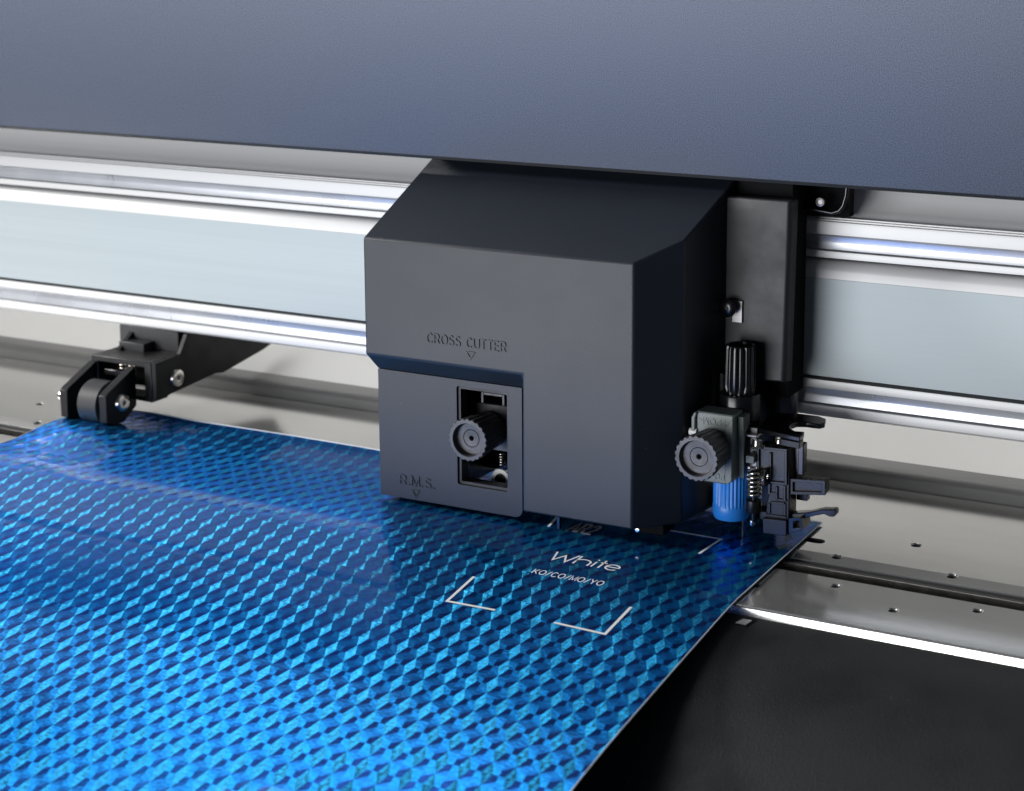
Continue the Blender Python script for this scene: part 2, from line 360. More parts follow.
# ------------------------------------------------------------------ carriage
car = thing('cutting_carriage', (-.06,0,.009), 'charcoal plastic carriage marked CROSS CUTTER and R.M.S., hanging in front of the beam', 'carriage')
ZB, ZT, SL = .009, .1300, .4835
NB = P(523,512,0).x          # left end of the full-height part
ZN = .0740                   # where the overhang ends on the front
D = .0055                    # depth of the recessed lower panel
PXL = P(378.5,400,D).x; ZR = P(450,378,D).z
cov = B()
def top(y): return ZT + SL*y
def hull(bm, ring_lo, ring_hi):
    lo = [bm.verts.new(p) for p in ring_lo]; hi = [bm.verts.new(p) for p in ring_hi]; n = len(lo)
    bm.faces.new(lo); bm.faces.new(hi[::-1])
    for i in range(n): bm.faces.new((lo[i], lo[(i+1)%n], hi[(i+1)%n], hi[i]))
# one closed shell: upper full-width body plus the full-height right-hand part
YB = .0735
XD = .0180*0+.0164
ring = [(-.14,0),(NB,0),(0,0),(XD,.0178),(.0214,.054),(.0228,YB),(-.14,YB)]
v = lambda x,y,z: cov.verts.new((x,y,z))
# vertex rows
t_ = [v(x,y,top(y)) for x,y in ring]
m_ = [v(-.14,0,ZN), v(NB,0,ZN)]
b_ = [v(NB,0,ZB), v(0,0,ZB), v(XD,.0178,ZB), v(.0214,.054,ZB), v(.0228,YB,ZB), v(NB,YB,ZB)]
r_ = [v(PXL,D,ZR), v(NB,D,ZR)]                      # foot of the ramp
k_ = [v(-.14,YB,ZN), v(NB,YB,ZR), v(PXL,YB,ZR)]
nf = cov.faces.new
nf(t_[0:7]) if False else nf(t_)
nf((t_[0],t_[1],m_[1],m_[0])); nf((t_[1],t_[2],b_[1],b_[0],m_[1])); nf((t_[2],t_[3],b_[2],b_[1])); nf((t_[3],t_[4],b_[3],b_[2])); nf((t_[4],t_[5],b_[4],b_[3]))
nf((m_[0],m_[1],r_[1],r_[0]))
nf((t_[6],t_[0],m_[0],k_[0])); nf((k_[0],m_[0],r_[0],k_[2]))
nf((m_[1],b_[0],b_[5],k_[1],r_[1])); nf((r_[0],r_[1],k_[1],k_[2]))
nf((b_[0],b_[1],b_[2],b_[3],b_[4],b_[5])); nf((t_[5],t_[6],k_[0],k_[2],k_[1],b_[5],b_[4]))
cover = obj('cover_shell', cov, 'cover', car, bevel=.0009, seg=3)

# lower left panel with rounded corner and a window
PXR = P(522.6,500,D).x
pBL = P(380,495,D); pz = P(450,506,D).z
w0 = P(456.6,385.5,D); w1 = P(508.3,492.3,D); wz1 = P(508.3,392.9,D).z; wz0 = w1.z
wx0, wx1 = w0.x, w1.x
def rounded(x0,x1,z0,z1,r,n=5, corners=(1,1,1,1)):
    pts = []
    for (cx,cz,a0,on) in ((x1-r,z0+r,-90,corners[0]),(x1-r,z1-r,0,corners[1]),(x0+r,z1-r,90,corners[2]),(x0+r,z0+r,180,corners[3])):
        if on:
            for k in range(n+1):
                a = math.radians(a0+90*k/n); pts.append((cx+r*math.cos(a), cz+r*math.sin(a)))
        else:
            sx = x1 if a0 in (-90,0) else x0; sz = z0 if a0 in (-90,180) else z1
            pts += [(sx,sz)]*(1)
    return pts
def framed(outer, inner, y0, y1):
    bm = B()
    loops = []
    for y in (y0,y1):
        vo = [bm.verts.new((x,y,z)) for x,z in outer]; vi = [bm.verts.new((x,y,z)) for x,z in inner]
        eo = [bm.edges.new((vo[i],vo[(i+1)%len(vo)])) for i in range(len(vo))]
        ei = [bm.edges.new((vi[i],vi[(i+1)%len(vi)])) for i in range(len(vi))]
        bmesh.ops.triangle_fill(bm, use_beauty=True, use_dissolve=False, edges=eo+ei)
        loops.append((vo,vi))
    for q in (0,1):
        a, b = loops[0][q], loops[1][q]
        for i in range(len(a)): bm.faces.new((a[i],a[(i+1)%len(a)],b[(i+1)%len(a)],b[i]))
    return bm
outer = []
rr = .0042
for k in range(7):
    a = math.radians(-90+90*k/6); outer.append((PXR-rr+rr*math.cos(a), pz+rr+rr*math.sin(a)))
outer += [(PXR, ZR-.0001),(PXL, ZR-.0001),(pBL.x+.0003, pz)]
wi = rounded(wx0,wx1,wz0,wz1,.0012)
panel = obj('lower_panel', framed(outer, wi, D, D+.0028), 'cover', car, bevel=.0004)
wf = obj('window_rim', framed(rounded(wx0+.0001,wx1-.0001,wz0+.0001,wz1-.0001,.0011), rounded(wx0+.0014,wx1-.0010,wz0+.0014,wz1-.0014,.0007), D+.0012, D+.0075), 'housing', panel)
# panel sides and inner box so the window looks into a dark housing
ib = B()
box(ib, PXL+.0012, PXL+.0032, D+.0029, .072, pz+.002, ZR-.001)
box(ib, PXL+.0033, NB-.003, .060, .064, pz+.002, ZR-.001)
box(ib, wx0-.012, wx0-.010, D+.0029, .0598, pz+.002, ZR-.001)
box(ib, NB-.0045, NB-.0025, D+.0029, .0598, pz+.002, ZR-.001)
obj('inner_housing', ib, 'gloss', car)
# writing in relief
l0 = P(427.3,342.9,0); l1 = P(506,351.2,0)
obj('lettering', text_bm('CROSS CUTTER', l1.x-l0.x, .0044, .00045, FRONT(l0.x, -.00005, (l0.z+l1.z)/2), 1.02), 'cover', cover)
def tri(c0, c1, tip, Y):
    a, b, c = P(*c0,Y), P(*c1,Y), P(*tip,Y)
    zt = (a.z+b.z)/2; cx = (a.x+b.x)/2; w = (b.x-a.x)/2; h = zt-c.z
    o_ = [(cx-w,zt),(cx,zt-h),(cx+w,zt)]; s = .62; q = zt-h*.36
    i_ = [(cx+(x-cx)*s, q+(z-q)*s) for x,z in o_]
    return framed(o_, i_, Y-.00045, Y+.0002)
obj('arrow_mark', tri((465.5,351),(475.5,352),(470.6,359.6),0), 'cover', cover)
l0 = P(400.5,483.9,D); l1 = P(434.5,488.4,D)
obj('lettering', text_bm('R.M.S.', l1.x-l0.x, .0044, .00045, FRONT(l0.x, D-.00005, (l0.z+l1.z)/2), 1.08), 'cover', panel)
obj('arrow_mark', tri((411.2,489),(420,490),(415.8,497.6),D), 'cover', panel)

# mechanism behind the window
kc = P(467.5,440.3,-.001); kr = P(467.5,440.3-21.6,-.001).z - kc.z
kn = obj('thumb_knob', lathe(B(), kc, 'y', knob_prof(kr, .0200), 160, (22,.055,1.6)), 'knob', car, smooth=30)
pb0 = P(470.3,401.2,.021); pb1 = P(512,450,.021)
mb = box(B(), pb0.x, wx1+.006, .021, .034, pb1.z-.0015, pb0.z)
obj('clamp_block', mb, 'knob', car, bevel=.0004)
h0 = P(481,391.5,.016); h1 = P(504.5,406,.016)
ub = B(); th = .0013
box(ub, h0.x, h0.x+th, .016,.0182, P(490,404,.016).z, h0.z-.0001); box(ub, h1.x-th, h1.x, .016,.0182, P(490,404,.016).z, h0.z-.0001)
box(ub, h0.x+th, h1.x-th, .016,.0182, h0.z-.0001-th, h0.z-.0001)
obj('hook', ub, 'knob', car, bevel=.0002)
wc = P(500.5,479.5,.022)
obj('washer', lathe(B(), wc, 'y', [(.0030,0,0),(.0050,0,0),(.0050,.0012,0),(.0030,.0012,0),(.0030,0,0)], 32), 'nylon', car, smooth=40)
sc_ = obj('screw', lathe(B(), wc+Vector((0,-.001,0)), 'y', [(0,.0008,0),(.0014,.0008,0),(.0014,0,0),(.0027,0,0),(.0029,.0006,0),(.0029,.004,0),(0,.004,0)], 24), 'gloss', car, smooth=40)
def coil(c, r, h, turns, wire, ax='z'):
    pts = []
    n = int(turns*20)
    for i in range(n+1):
        a = 2*math.pi*i/20; pts.append((c[0]+r*math.cos(a), c[1]+r*math.sin(a), c[2]+h*i/n))
    return tube(B(), pts, wire, 8)
sp = P(502,466,.026)
obj('coil_spring', coil(sp, .0014, .0065, 5, .0004), 'spring', car, smooth=60)
# feet and rollers under the cover
obj('foot', box(B(), -.003,.010, .012,.024,.0040,.0088), 'void', car, bevel=.0003)
obj('foot_screw', lathe(B(), P(637.5,530,.004), '-y', [(0,0,0),(.0012,0,0),(.0010,.0006,0),(0,.0008,0)], 20), 'steel', car, smooth=60)
lb = P(557,510,.004)
obj('guide_tooth', box(B(), lb.x, lb.x+.0012, .004,.006, .0020, .0088), 'gloss', car)

# rear housing of the carriage on the right
q0 = P(730.5,196,.0545); q1 = P(789,201,.0545); q2 = P(783.5,386,.0545)
hb = B()
zt = (q0.z+q1.z)/2; zb = q2.z
pt = [(.0205,.0545),(q1.x,.0545),(q1.x+.0012,.0562),(q1.x+.0012,.0640),(.0205,.0640)]
dr = -.0014
hull(hb, [(x+(dr if x>.03 else 0),y,zb+(.0016 if (x>.03 and y<.06) else 0)) for x,y in pt], [(x,y,zt) for x,y in pt])
hs = obj('rear_housing', hb, 'housing', car, bevel=.0009, seg=3)
# shelf over it (dark link to the drive above)
obj('drive_block', box(B(), -.138, q1.x-.002, .0645, .0840, .0600, .2100), 'void', car)
obj('drive_bracket', box(B(), -.137, P(851,200,.088).x, .0860, .0925, .1425, .2100), 'void', car)
br = P(843,214,.084)
bb = B(); tube(bb, [P(800,207,.078), P(832,213,.078), P(839,211,.078), P(843,206,.078), P(846,196,.078), P(847,186,.078)], .0010, 8)
obj('wire_loop', bb, 'gloss', car, smooth=60)
obj('bracket_screw', lathe(B(), P(820.5,202,.0755), '-y', [(0,0,0),(.0022,0,0),(.0020,.0010,0),(.0012,.0012,0),(.0011,.0006,0),(0,.0006,0)], 24), 'bracket', car, smooth=40)
# slot with a screw in the side of the cover
s0 = P(722,300,.0535)
obj('side_plate', box(B(), P(733,302,.054).x, P(743,302,.054).x, .0531, .0549, P(735,322,.054).z, P(735,300,.054).z), 'bracket', car, bevel=.0002)
obj('side_screw', lathe(B(), P(727.5,308,.049), '-y', [(0,0,0),(.0042,0,0),(.0042,.0004,0),(.0030,.0012,0),(.0012,.0014,0),(.0010,.0006,0),(0,.0006,0)], 28), 'gloss', car, smooth=40)
# lower mounting plates of the tool side
l2 = P(783,388,.060)
obj('mount_plate', box(B(), P(773,400,.079).x, P(797,400,.079).x, .0790, .0815, P(785,424,.079).z, P(785,380,.079).z), 'bracket', car, bevel=.0003)
rb = B()
for k in range(5):
    a = P(706+4.5*k, 382-3.0*k, .050); c = P(709.5+4.5*k, 420, .050)
    box(rb, a.x, c.x, .050, .056, c.z-.010, a.z)
box(rb, .0235, P(776,400,.075).x, .0750, .0785, P(740,505,.075).z, P(740,372,.075).z)
obj('ribbed_guard', rb, 'black', car, bevel=.0002)
gb = P(700,516,.030); ge = P(716,516,.030)
obj('lower_guide', box(B(), .0226, .0250, .045, .0700, .0045, P(690,488,.040).z), 'black', car, bevel=.0004)
obj('lower_plate', box(B(), P(690,510,.066).x, P(722,510,.066).x, .066, .0672, .0040, P(705,478,.066).z), 'bracket', car)

# ------------------------------------------------------------------ tool clamp with its thumb knob
tcx = thing('tool_clamp', P(712,484,.0215), 'green-grey clamp with embossed letters and a fluted black thumb knob, right of the cover', 'clamp')
YC = .0205
cx0 = P(690.8,450,YC).x; cx1 = P(731.5,450,YC).x; cz1 = P(697,412,YC).z; cz0 = P(712,484,YC).z
DP = .0130
cb_ = B()
w = .0024
prism(cb_, [(cx0+.0018,cz1),(cx1,cz1),(cx1,cz0+.0018),(cx1-.003,cz0),(cx0+.002,cz0)], YC+.0016, YC+DP, 'y')
obj('clamp_body', cb_, 'clamp', tcx, bevel=.0007)
fl = B()
prism(fl, [(cx0,cz1-.0028),(cx0+.0014,cz1-.0003),(cx0+.0026,cz1-.0003),(cx0+.0018,cz1-.003),(cx0+.0018,cz0+.004),(cx0,cz0+.006)], YC, YC+.0060, 'y')
prism(fl, [(cx1-.0032,cz0+.001),(cx1-.0032,cz1-.0055),(cx1-.0015,cz1-.0035),(cx1+.0002,cz1-.0008),(cx1+.0002,cz0+.0025),(cx1-.0015,cz0+.0008)], YC+.0002, YC+.0030, 'y')
obj('clamp_flange', fl, 'clamp', tcx, bevel=.0004)
# right-hand wing carrying back to the holder
obj('clamp_wing', prism(B(), [(YC+.008,cz0+.002),(YC+.006,cz1-.0015),(YC+DP+.001,cz1-.0015),(YC+DP+.001,cz1-.006),(YC+.008,cz1-.011),(YC+.008,cz0+.006)], cx1+.0003, cx1+.0030, 'x'), 'clamp', tcx, bevel=.0004)
TURN = Matrix.Rotation(math.pi,4,'Z')
obj('lettering', text_bm('>POM<', (cx1-cx0)*.66, .0028, .00030, FRONT(cx0+.0030+(cx1-cx0)*.66, YC+.0016, cz1-.0026) @ TURN, 1.0), 'clamp', tcx)
obj('lettering', text_bm('PO', .0042, .0026, .00030, FRONT(cx1-.0040, YC+.0016, cz0+.0046) @ TURN, 1.0), 'clamp', tcx)
kc2 = P(696,458.8,.0035); kr2 = P(696,458.8-23.2,.0035).z-kc2.z
obj('thumb_knob', lathe(B(), kc2, 'y', knob_prof(kr2, .0178), 176, (22,.055,1.6)), 'knob', tcx, smooth=30)
obj('pin', cyl(B(), P(690,431,.022), 'x', .0017, .0035), 'nylon', tcx, smooth=40)

# ------------------------------------------------------------------ blade holder (pen) held in the clamp
pc = P(740.5,349,.0440); pa = Vector((pc.x, .0440, 0))
ptop = P(740.5,344,.0440).z
pen = thing('blade_holder', (pa.x, pa.y, .004), 'upright pen-shaped tool with fluted black cap and ribbed bright blue lower end', 'blade holder')
zc = P(741,392,.0440).z
cap = [(0,ptop-.006,0),(.0046,ptop-.006,0),(.0052,ptop-.0003,0),(.0058,ptop,0),(.0066,ptop-.0004,.5),(.0070,ptop-.002,1),(.0074,zc+.004,1),(.0070,zc+.001,.6),(.0068,zc,0),(0,zc,0)]
obj('fluted_cap', lathe(B(), (pa.x,pa.y,0), 'z', cap, 112, (14,.17,3)), 'gloss', pen, smooth=28)
z2 = P(741,410,.0440).z
col = [(0,zc-.0001,0),(.0090,zc-.0001,0),(.0094,zc-.0008,0),(.0094,z2-.004,0),(.0090,z2-.0045,0),(.0090,z2-.012,0),(0,z2-.012,0)]
obj('collar', lathe(B(), (pa.x,pa.y,0), 'z', col, 64), 'gloss', pen, smooth=30)
z3 = cz0+.006
bl = [(0,z3,0),(.0084,z3,1),(.0084,.0165,1),(.0084,.0155,0),(.0086,.0150,0),(.0084,.0108,0),(.0078,.0093,0),(.004,.0088,0),(0,.0088,0)]
obj('blue_sleeve', lathe(B(), (P(731,500,.036).x,.0365,0), 'z', bl, 180, (30,.06,1)), 'blue', pen, smooth=28)

# ------------------------------------------------------------------ black side lever with spring
lev = thing('spring_lever', P(770,535,.030), 'black moulded lever frame with steel spring and three arms pointing right', 'lever')
YL = .030
def Q(x,y,Y=YL): p = P(x,y,Y); return (p.x,p.z)
# rib-and-pocket stem: a thin web behind raised ribs
stem_out = [Q(757,446.5),Q(787,449.5),Q(788.5,480),Q(787.5,536.5),Q(762.5,533.5),Q(762,521),Q(751.5,518),Q(751.5,513),Q(764.5,514),Q(765.5,503),Q(768.5,493),Q(768,483),Q(762,476),Q(757,470)]
obj('stem', prism(B(), stem_out, YL+.0014, YL+.0110, 'y'), 'black', lev, bevel=.0004)
def ribs(segs, t=.0012):
    bm = B()
    for k, (a, b) in enumerate(segs):
        (x0,z0),(x1,z1) = Q(*a),Q(*b); d = Vector((x1-x0,z1-z0)); L_ = d.length; d.normalize(); n_ = Vector((-d.y,d.x))*t/2
        p = [(x0+n_.x,z0+n_.y),(x1+n_.x,z1+n_.y),(x1-n_.x,z1-n_.y),(x0-n_.x,z0-n_.y)]
        prism(bm, p, YL+.00005*k, YL+.0026, 'y')
    return bm
rib_obj = obj('ribs', ribs([((757.8,447),(757.8,470)),((770,453),(770,480)),((758,447.5),(787,450.5)),((785.5,450),(785.5,486)),((770,482.5),(785,484)),((758,470),(769,483)),((769,483),(768.5,495)),
    ((768,494),(777,494)),((776,487),(776,500)),((784,486),(784,502)),((776,500),(786,501.5)),((770,503),(784,504)),((768.5,503.5),(768.5,514)),((784,504),(784,516)),((765,515.5),(786,518))]), 'black', lev, bevel=.0002)
obj('boss', lathe(B(), P(777.2,475,YL+.0019), 'y', [(0,0,0),(.0012,0,0),(.0014,.0004,0),(.0014,.002,0),(0,.002,0)], 16), 'gloss', lev)
obj('foot_block', prism(B(), [Q(762.8,517.5),Q(787,520),Q(787,536),Q(763,533)], YL-.0006, YL+.0108, 'y'), 'black', lev, bevel=.0004)
obj('foot_step', prism(B(), [Q(751.8,511),Q(766,512.5),Q(766,521),Q(752,518.5)], YL+.0010, YL+.0090, 'y'), 'black', lev, bevel=.0003)
# upper arm: horizontal plate with a curved notch
zA = P(780,431,.034).z
def H(x,y): p = G(x,y,zA); return (p.x,p.y)
arm = [H(*q) for q in ((757,428),(800,437),(803.5,434.5),(804.5,431.5),(795,430.8),(790,428),(791,424.7),(797,422.4),(806,422.4),(820,424.2),(825,422.8),(826,418.6),(819,415.8),(800,413.5),(777,412.5),(768,417))]
obj('upper_arm', prism(B(), arm, zA-.0024, zA, 'z'), 'gloss', lev, bevel=.0005)
a2 = [H(779,433),H(799.5,437),H(803,434.5),H(803.5,432),H(786,429.5)]
obj('arm_rib', prism(B(), a2, zA-.0055, zA-.0025, 'z'), 'black', lev, bevel=.0003)
# middle arm: open channel
ma = B()
prism(ma, [Q(787,480),Q(823,482.5),Q(823,496.5),Q(787,496)], YL+.004, YL+.009, 'y')
obj('middle_arm', ma, 'black', lev, bevel=.0003)
mr_ = framed([Q(787,480),Q(823.5,482.5),Q(823.5,497),Q(787,496)], [Q(791,483.5),Q(819.5,485.5),Q(819.5,494),Q(791,493)], YL+.0024, YL+.0041)
obj('arm_rim', mr_, 'black', lev, bevel=.0002)
obj('arm_peg', box(B(), Q(787,503)[0], Q(798,503)[0], YL+.012, YL+.016, Q(790,508)[1], Q(790,497.5)[1]), 'gloss', lev, bevel=.0003)
obj('lower_arm', prism(B(), [Q(788,516),Q(806,515),Q(820,512),Q(824,512.5),Q(831.5,512),Q(833,514),Q(832.5,518.5),Q(830,520),Q(826,519.5),Q(821,517),Q(812,518.5),Q(803,521),Q(788,523)], YL+.004, YL+.0085, 'y'), 'gloss', lev, bevel=.0004)
obj('foot_frame', framed([Q(787.5,519),Q(800,518),Q(802,531),Q(787.5,535)], [Q(792.5,522),Q(798.5,521.5),Q(799,528.5),Q(792.5,529.5)], YL+.001, YL+.012), 'gloss', lev, bevel=.0002)
obj('side_post', box(B(), Q(793.5,448)[0], Q(799,448)[0], YL+.006, YL+.011, Q(796,479)[1], Q(796,448)[1]), 'gloss', lev, bevel=.0004)
obj('side_web', box(B(), Q(788,450)[0], Q(793,450)[0], YL+.009, YL+.013, Q(790,482)[1], Q(790,447)[1]), 'bracket', lev, bevel=.0003)
# spring with its pins and screws
sb_ = P(754,497,.0285); stp = P(754,468.5,.0285)
obj('coil_spring', coil((sb_.x,.0285,sb_.z), .0028, stp.z-sb_.z, 6.5, .00058), 'spring', lev, smooth=60)
obj('spring_rod', cyl(B(), (sb_.x,.0285,P(753,521,.0285).z), 'z', .0014, P(754,470,.0285).z-P(753,521,.0285).z), 'gloss', lev, smooth=40)
obj('spring_seat', lathe(B(), (sb_.x-.0002,.0285,P(753,511,.0285).z), 'z', [(0,0,0),(.0036,0,0),(.0038,.0005,0),(.0034,.0052,0),(0,.0053,0)], 28), 'black', lev, smooth=40)
obj('rod_tip', lathe(B(), (sb_.x-.0006,.0285,P(753,526,.0285).z), 'z', [(0,0,0),(.0012,.0002,0),(.0015,.0008,0),(.0013,.0026,0),(0,.0028,0)], 20), 'steel', lev, smooth=40)
tp = P(757,441,.0290)
obj('lever_screw', lathe(B(), (tp.x,.0290,tp.z-.0028), 'z', [(0,0,0),(.0034,0,0),(.0036,.0004,0),(.0034,.0008,0),(.0022,.0009,0),(.0021,.0034,0),(.0016,.0038,0),(0,.0036,0)], 6*5), 'steel', lev, smooth=30)
obj('lever_screw', lathe(B(), P(779,443,.031), 'z', [(0,0,0),(.0014,0,0),(.0012,.0014,0),(0,.0018,0)], 20), 'steel', lev, smooth=40)
obj('stop_block', box(B(), P(745.5,460,.027).x, P(754,460,.027).x, .027, .033, P(750,463.5,.027).z, P(750,456,.027).z), 'clamp', lev, bevel=.0003)
obj('side_washer', lathe(B(), P(765.5,476.5,.0285), 'x', [(.0010,0,0),(.0042,0,0),(.0044,.0005,0),(.0042,.0009,0),(.0010,.0009,0),(.0010,0,0)], 28), 'spring', lev, smooth=40)
obj('lever_plate', box(B(), P(740,450,.0345).x, P(757,450,.0345).x, .0345, .0357, P(748,480,.0345).z, P(748,427,.0345).z), 'bracket', lev, bevel=.0002)
obj('plate_ledge', prism(B(), [H(740,428),H(757,430),H(775,418),H(763,413)], zA-.0036, zA-.0026, 'z'), 'bracket', lev, bevel=.0002)

# ------------------------------------------------------------------ pinch roller
pin = thing('pinch_roller', P(95,422,.045), 'black pinch roller in a forked arm, pressing on the back left of the blue sheet', 'roller')
rc = P(93,401,.045); rc = Vector((rc.x+.0060, .045, .0135)); RW = .0072
rx = rc.x; rl = rx-.0062
tyre = lathe(B(), (rx-RW,rc.y,rc.z), 'x', [(.0050,.0003,0),(.0110,0,0),(.0122,.0008,0),(.0122,2*RW-.0008,0),(.0110,2*RW,0),(.0050,2*RW-.0003,0),(.0050,.0003,0)], 56)
obj('tyre', tyre, 'rubber', pin, smooth=40)
obj('wheel_hub', lathe(B(), (rx-RW-.0006,rc.y,rc.z), 'x', [(0,0,0),(.0050,0,0),(.0050,2*RW+.0012,0),(0,2*RW+.0012,0)], 32), 'steel', pin, smooth=40)
xa = P(150,362,.058).x; xb = P(90.5,354.5,.058).x; zk = .0345
def yz(bm, poly, x0, x1): return prism(bm, poly, x0, x1, 'x')
prong = [(.0340,.0055),(.0340,.0205),(.0362,.0222),(.0585,.0320),(.0585,.0100),(.0480,.0030),(.0400,.0030)]
for (a, b) in ((rx+RW+.0010, rx+RW+.0062),(rl-RW-.0062, rl-RW-.0010)):
    obj('fork_arm', yz(B(), prong, a, b), 'dull', pin, bevel=.0004)
bk = B()
xo0, xo1 = xb, xa
fr = framed([(xb,.0135),(xb,zk+.0008),(xa,zk+.0008),(xa,.0125)], [(xb+.0045,.0150),(xb+.0045,zk-.0024),(xa-.0050,zk-.0024),(xa-.0050,.0150)], .0586, .0720)
obj('fork_block', fr, 'black', pin, bevel=.0004)
obj('block_core', box(B(), xb+.0002, xa-.0002, .0722, .0858, .0170, zk+.0006), 'black', pin)
low = [XP(*p, xa+.0016) for p in ((153,401),(190,384),(214,373),(221,372.5),(262,349),(270,343))]
low = [(p.y, p.z) for p in low]
sa = yz(B(), [(.0588,low[0][1]),(.0588,zk+.0006),(.0800,zk+.0010),(.0870,.0462),(low[-1][0]+.02,.0462)] + low[::-1][:-1], xa+.0001, xa+.0032)
obj('side_arm', sa, 'dull', pin, bevel=.0004)
obj('side_arm', yz(B(), [(.0730,.0170),(.0730,zk),(.0900,.0460),(.145,.0460),(.150,.0400),(.1300,.0300)], xb+.004, xb+.0072), 'dull', pin, bevel=.0004)
s1 = P(119.5,330,.0862); s2 = P(178.5,345,.0862)
obj('mounting_stem', box(B(), s1.x, s2.x, .0862, .0960, zk-.002, .0469), 'housing', pin, bevel=.0005)
obj('stem_tongue', box(B(), P(119,350,.0770).x, P(144,350,.0770).x, .0770, .0860, zk-.001, P(120,341,.0770).z), 'housing', pin, bevel=.0005)
obj('cross_bar', box(B(), rx-RW-.001, rx+RW+.001, .0575, .0600, .0255, .0285), 'gloss', pin, bevel=.0003)
for dx in (-.0035, .0030):
    obj('coil_spring', coil(((xa+xb)/2+dx+.003,.0610,.0262), .0019, .0060, 3, .0005), 'spring', pin, smooth=60)
scr = [(0,.0002,0),(.0014,.0002,0),(.0014,.0016,0),(.0034,.0020,0),(.0047,.0013,0),(.0052,0,0),(0,0,0)]
for (px,py,yy,zz,xx) in ((0,0,rc.y+.0015,rc.z+.0006,rx+RW+.0063),(0,0,.0760,.0232,xa+.0033)):
    obj('pivot_screw', lathe(B(), (xx,yy,zz), 'x', [(r_,h_*.9,f_) for r_,h_,f_ in reversed(scr)], 28), 'steel', pin, smooth=40)
obj('axle_end', lathe(B(), (rl-RW-.0100,.0375,rc.z+.0030), 'x', [(0,0,0),(.0022,.0004,0),(.0030,.0014,0),(.0030,.0030,0),(0,.0030,0)], 24), 'steel', pin, smooth=50)

# ------------------------------------------------------------------ printed film sheet
sheet = thing('film_sheet', (-.15,0,.001), 'blue holographic film sheet with pinwheel pattern and white registration corners, lying across the platen', 'film sheet')
SX0, SX1, SY0, SY1 = -.366, .0650, -.50, .0685
def zs(x, y):
    t = max(0, -.034-y)
    z = .0012 - .10*(math.sqrt(t*t+.01**2)-.01)
    if t > .11: z -= .75*(t-.11)**2
    if x < -.30: z += .0011*(1+math.sin(y*95+.6+x*40))*min(1,(-.30-x)/.04)*max(0,min(1,(y+.06)/.05))      # left rear corner lifts a little
    z += .0032*math.exp(-((x+.335)/.028)**2-((y-.018)/.028)**2)*(1 if y<.06 else .9)
    z += .0016*math.exp(-((y-.0700)/.006)**2)*math.exp(-((x+.24)/.11)**2)   # rear edge curls
    z += .0004*math.sin((x+.3)*21)*math.exp(-((y+.16)/.10)**2)*(1 if t>0 else 0)
    return z
O = Vector((.0188,-.1043)); e1 = Vector((.00925,-.0001)); e2 = Vector((.00705,.0127))
nn = e2-e1                                     # nearly perpendicular to e1
tints = {'cy':(.034,.36,.66), 'lt':(.020,.30,.62), 'md':(.010,.23,.64), 'm3':(.010,.20,.58), 'm2':(.012,.16,.53), 'dk':(.014,.065,.30)}
tl = {'cy':(.09,-.36,0), 'lt':(.07,-.26,0), 'md':(.05,-.14,0), 'm3':(.02,-.11,0), 'm2':(-.02,-.10,0), 'dk':(-.02,-.01,0)}
# sectors round each lattice point: (direction a, direction b, tint)
fb = bmesh.new()
TI = fb.faces.layers.float_vector.new('tint'); TT = fb.faces.layers.float_vector.new('tilt')
def hsh(i,j,k): return random.Random(i*7919+j*104729+k*31+5).random()
from mathutils import noise
cells = []
for j in range(-36, 20):
    for i in range(-60, 60):
        c = O + e1*i + nn*j
        if c.x < SX0-.02 or c.x > SX1+.02 or c.y < SY0-.02 or c.y > SY1+.02: continue
        a0 = c; h1, h2 = e1/2, nn/2
        E, N_, W_, S_ = c+h1, c+h2, c-h1, c-h2
        NE, NW, SW, SE = c+h1+h2, c-h1+h2, c-h1-h2, c+h1-h2
        ENE, NNE, NNW, WNW = (E+NE)/2, (NE+N_)/2, (N_+NW)/2, (NW+W_)/2
        WSW, SSW, SSE, ESE = (W_+SW)/2, (SW+S_)/2, (S_+SE)/2, (SE+E)/2
        secs = [(E,ENE,'m2',0),(ENE,NE,'dk',1),(NE,NNE,'dk',2),(NNE,N_,'lt',3),(N_,NNW,'cy',4),(NNW,NW,'md',5),(NW,WNW,'md',6),(WNW,W_,'m3',7),
                (W_,WSW,'m2',8),(WSW,SW,'dk',9),(SW,SSW,'dk',10),(SSW,S_,'lt',11),(S_,SSE,'cy',12),(SSE,SE,'md',13),(SE,ESE,'md',14),(ESE,E,'m3',15)]
        nz = noise.noise(Vector((c.x*16, c.y*22, 1.3))); nz2 = noise.noise(Vector((c.x*9, c.y*12, 7.7)))
        for A, Bp, key, k in secs:
            vs = [fb.verts.new((p.x,p.y,0)) for p in (a0, A, Bp)]
            f = fb.faces.new(vs)
            s = 1 + .16*(hsh(i,j,k)-.5) + .15*nz
            tc_ = Vector(tints[key])
            mixk = max(0, min(1, (nz2-.12)*2.4))          # zones where the embossing loses contrast
            av = Vector((.016,.17,.48)); tc_ = tc_.lerp(av, .45*mixk)
            f[TI] = tc_*s
            q = Vector(tl[key])*(1-.4*mixk); q.x += .03*(hsh(i,j,k+9)-.5)+.06*nz; q.y += .03*(hsh(i,j,k+19)-.5)+.07*nz2
            f[TT] = q
bmesh.ops.remove_doubles(fb, verts=fb.verts, dist=1e-5)
for co, no in (((SX0,0,0),(-1,0,0)),((SX1,0,0),(1,0,0)),((0,SY0,0),(0,-1,0)),((0,SY1,0),(0,1,0))):
    bmesh.ops.bisect_plane(fb, geom=fb.verts[:]+fb.edges[:]+fb.faces[:], dist=1e-6, plane_co=co, plane_no=no, clear_outer=True)
for f in fb.faces:
    if f.normal.z < 0: f.normal_flip()
for v_ in fb.verts: v_.co.z = zs(v_.co.x, v_.co.y)
me = bpy.data.meshes.new('film'); 
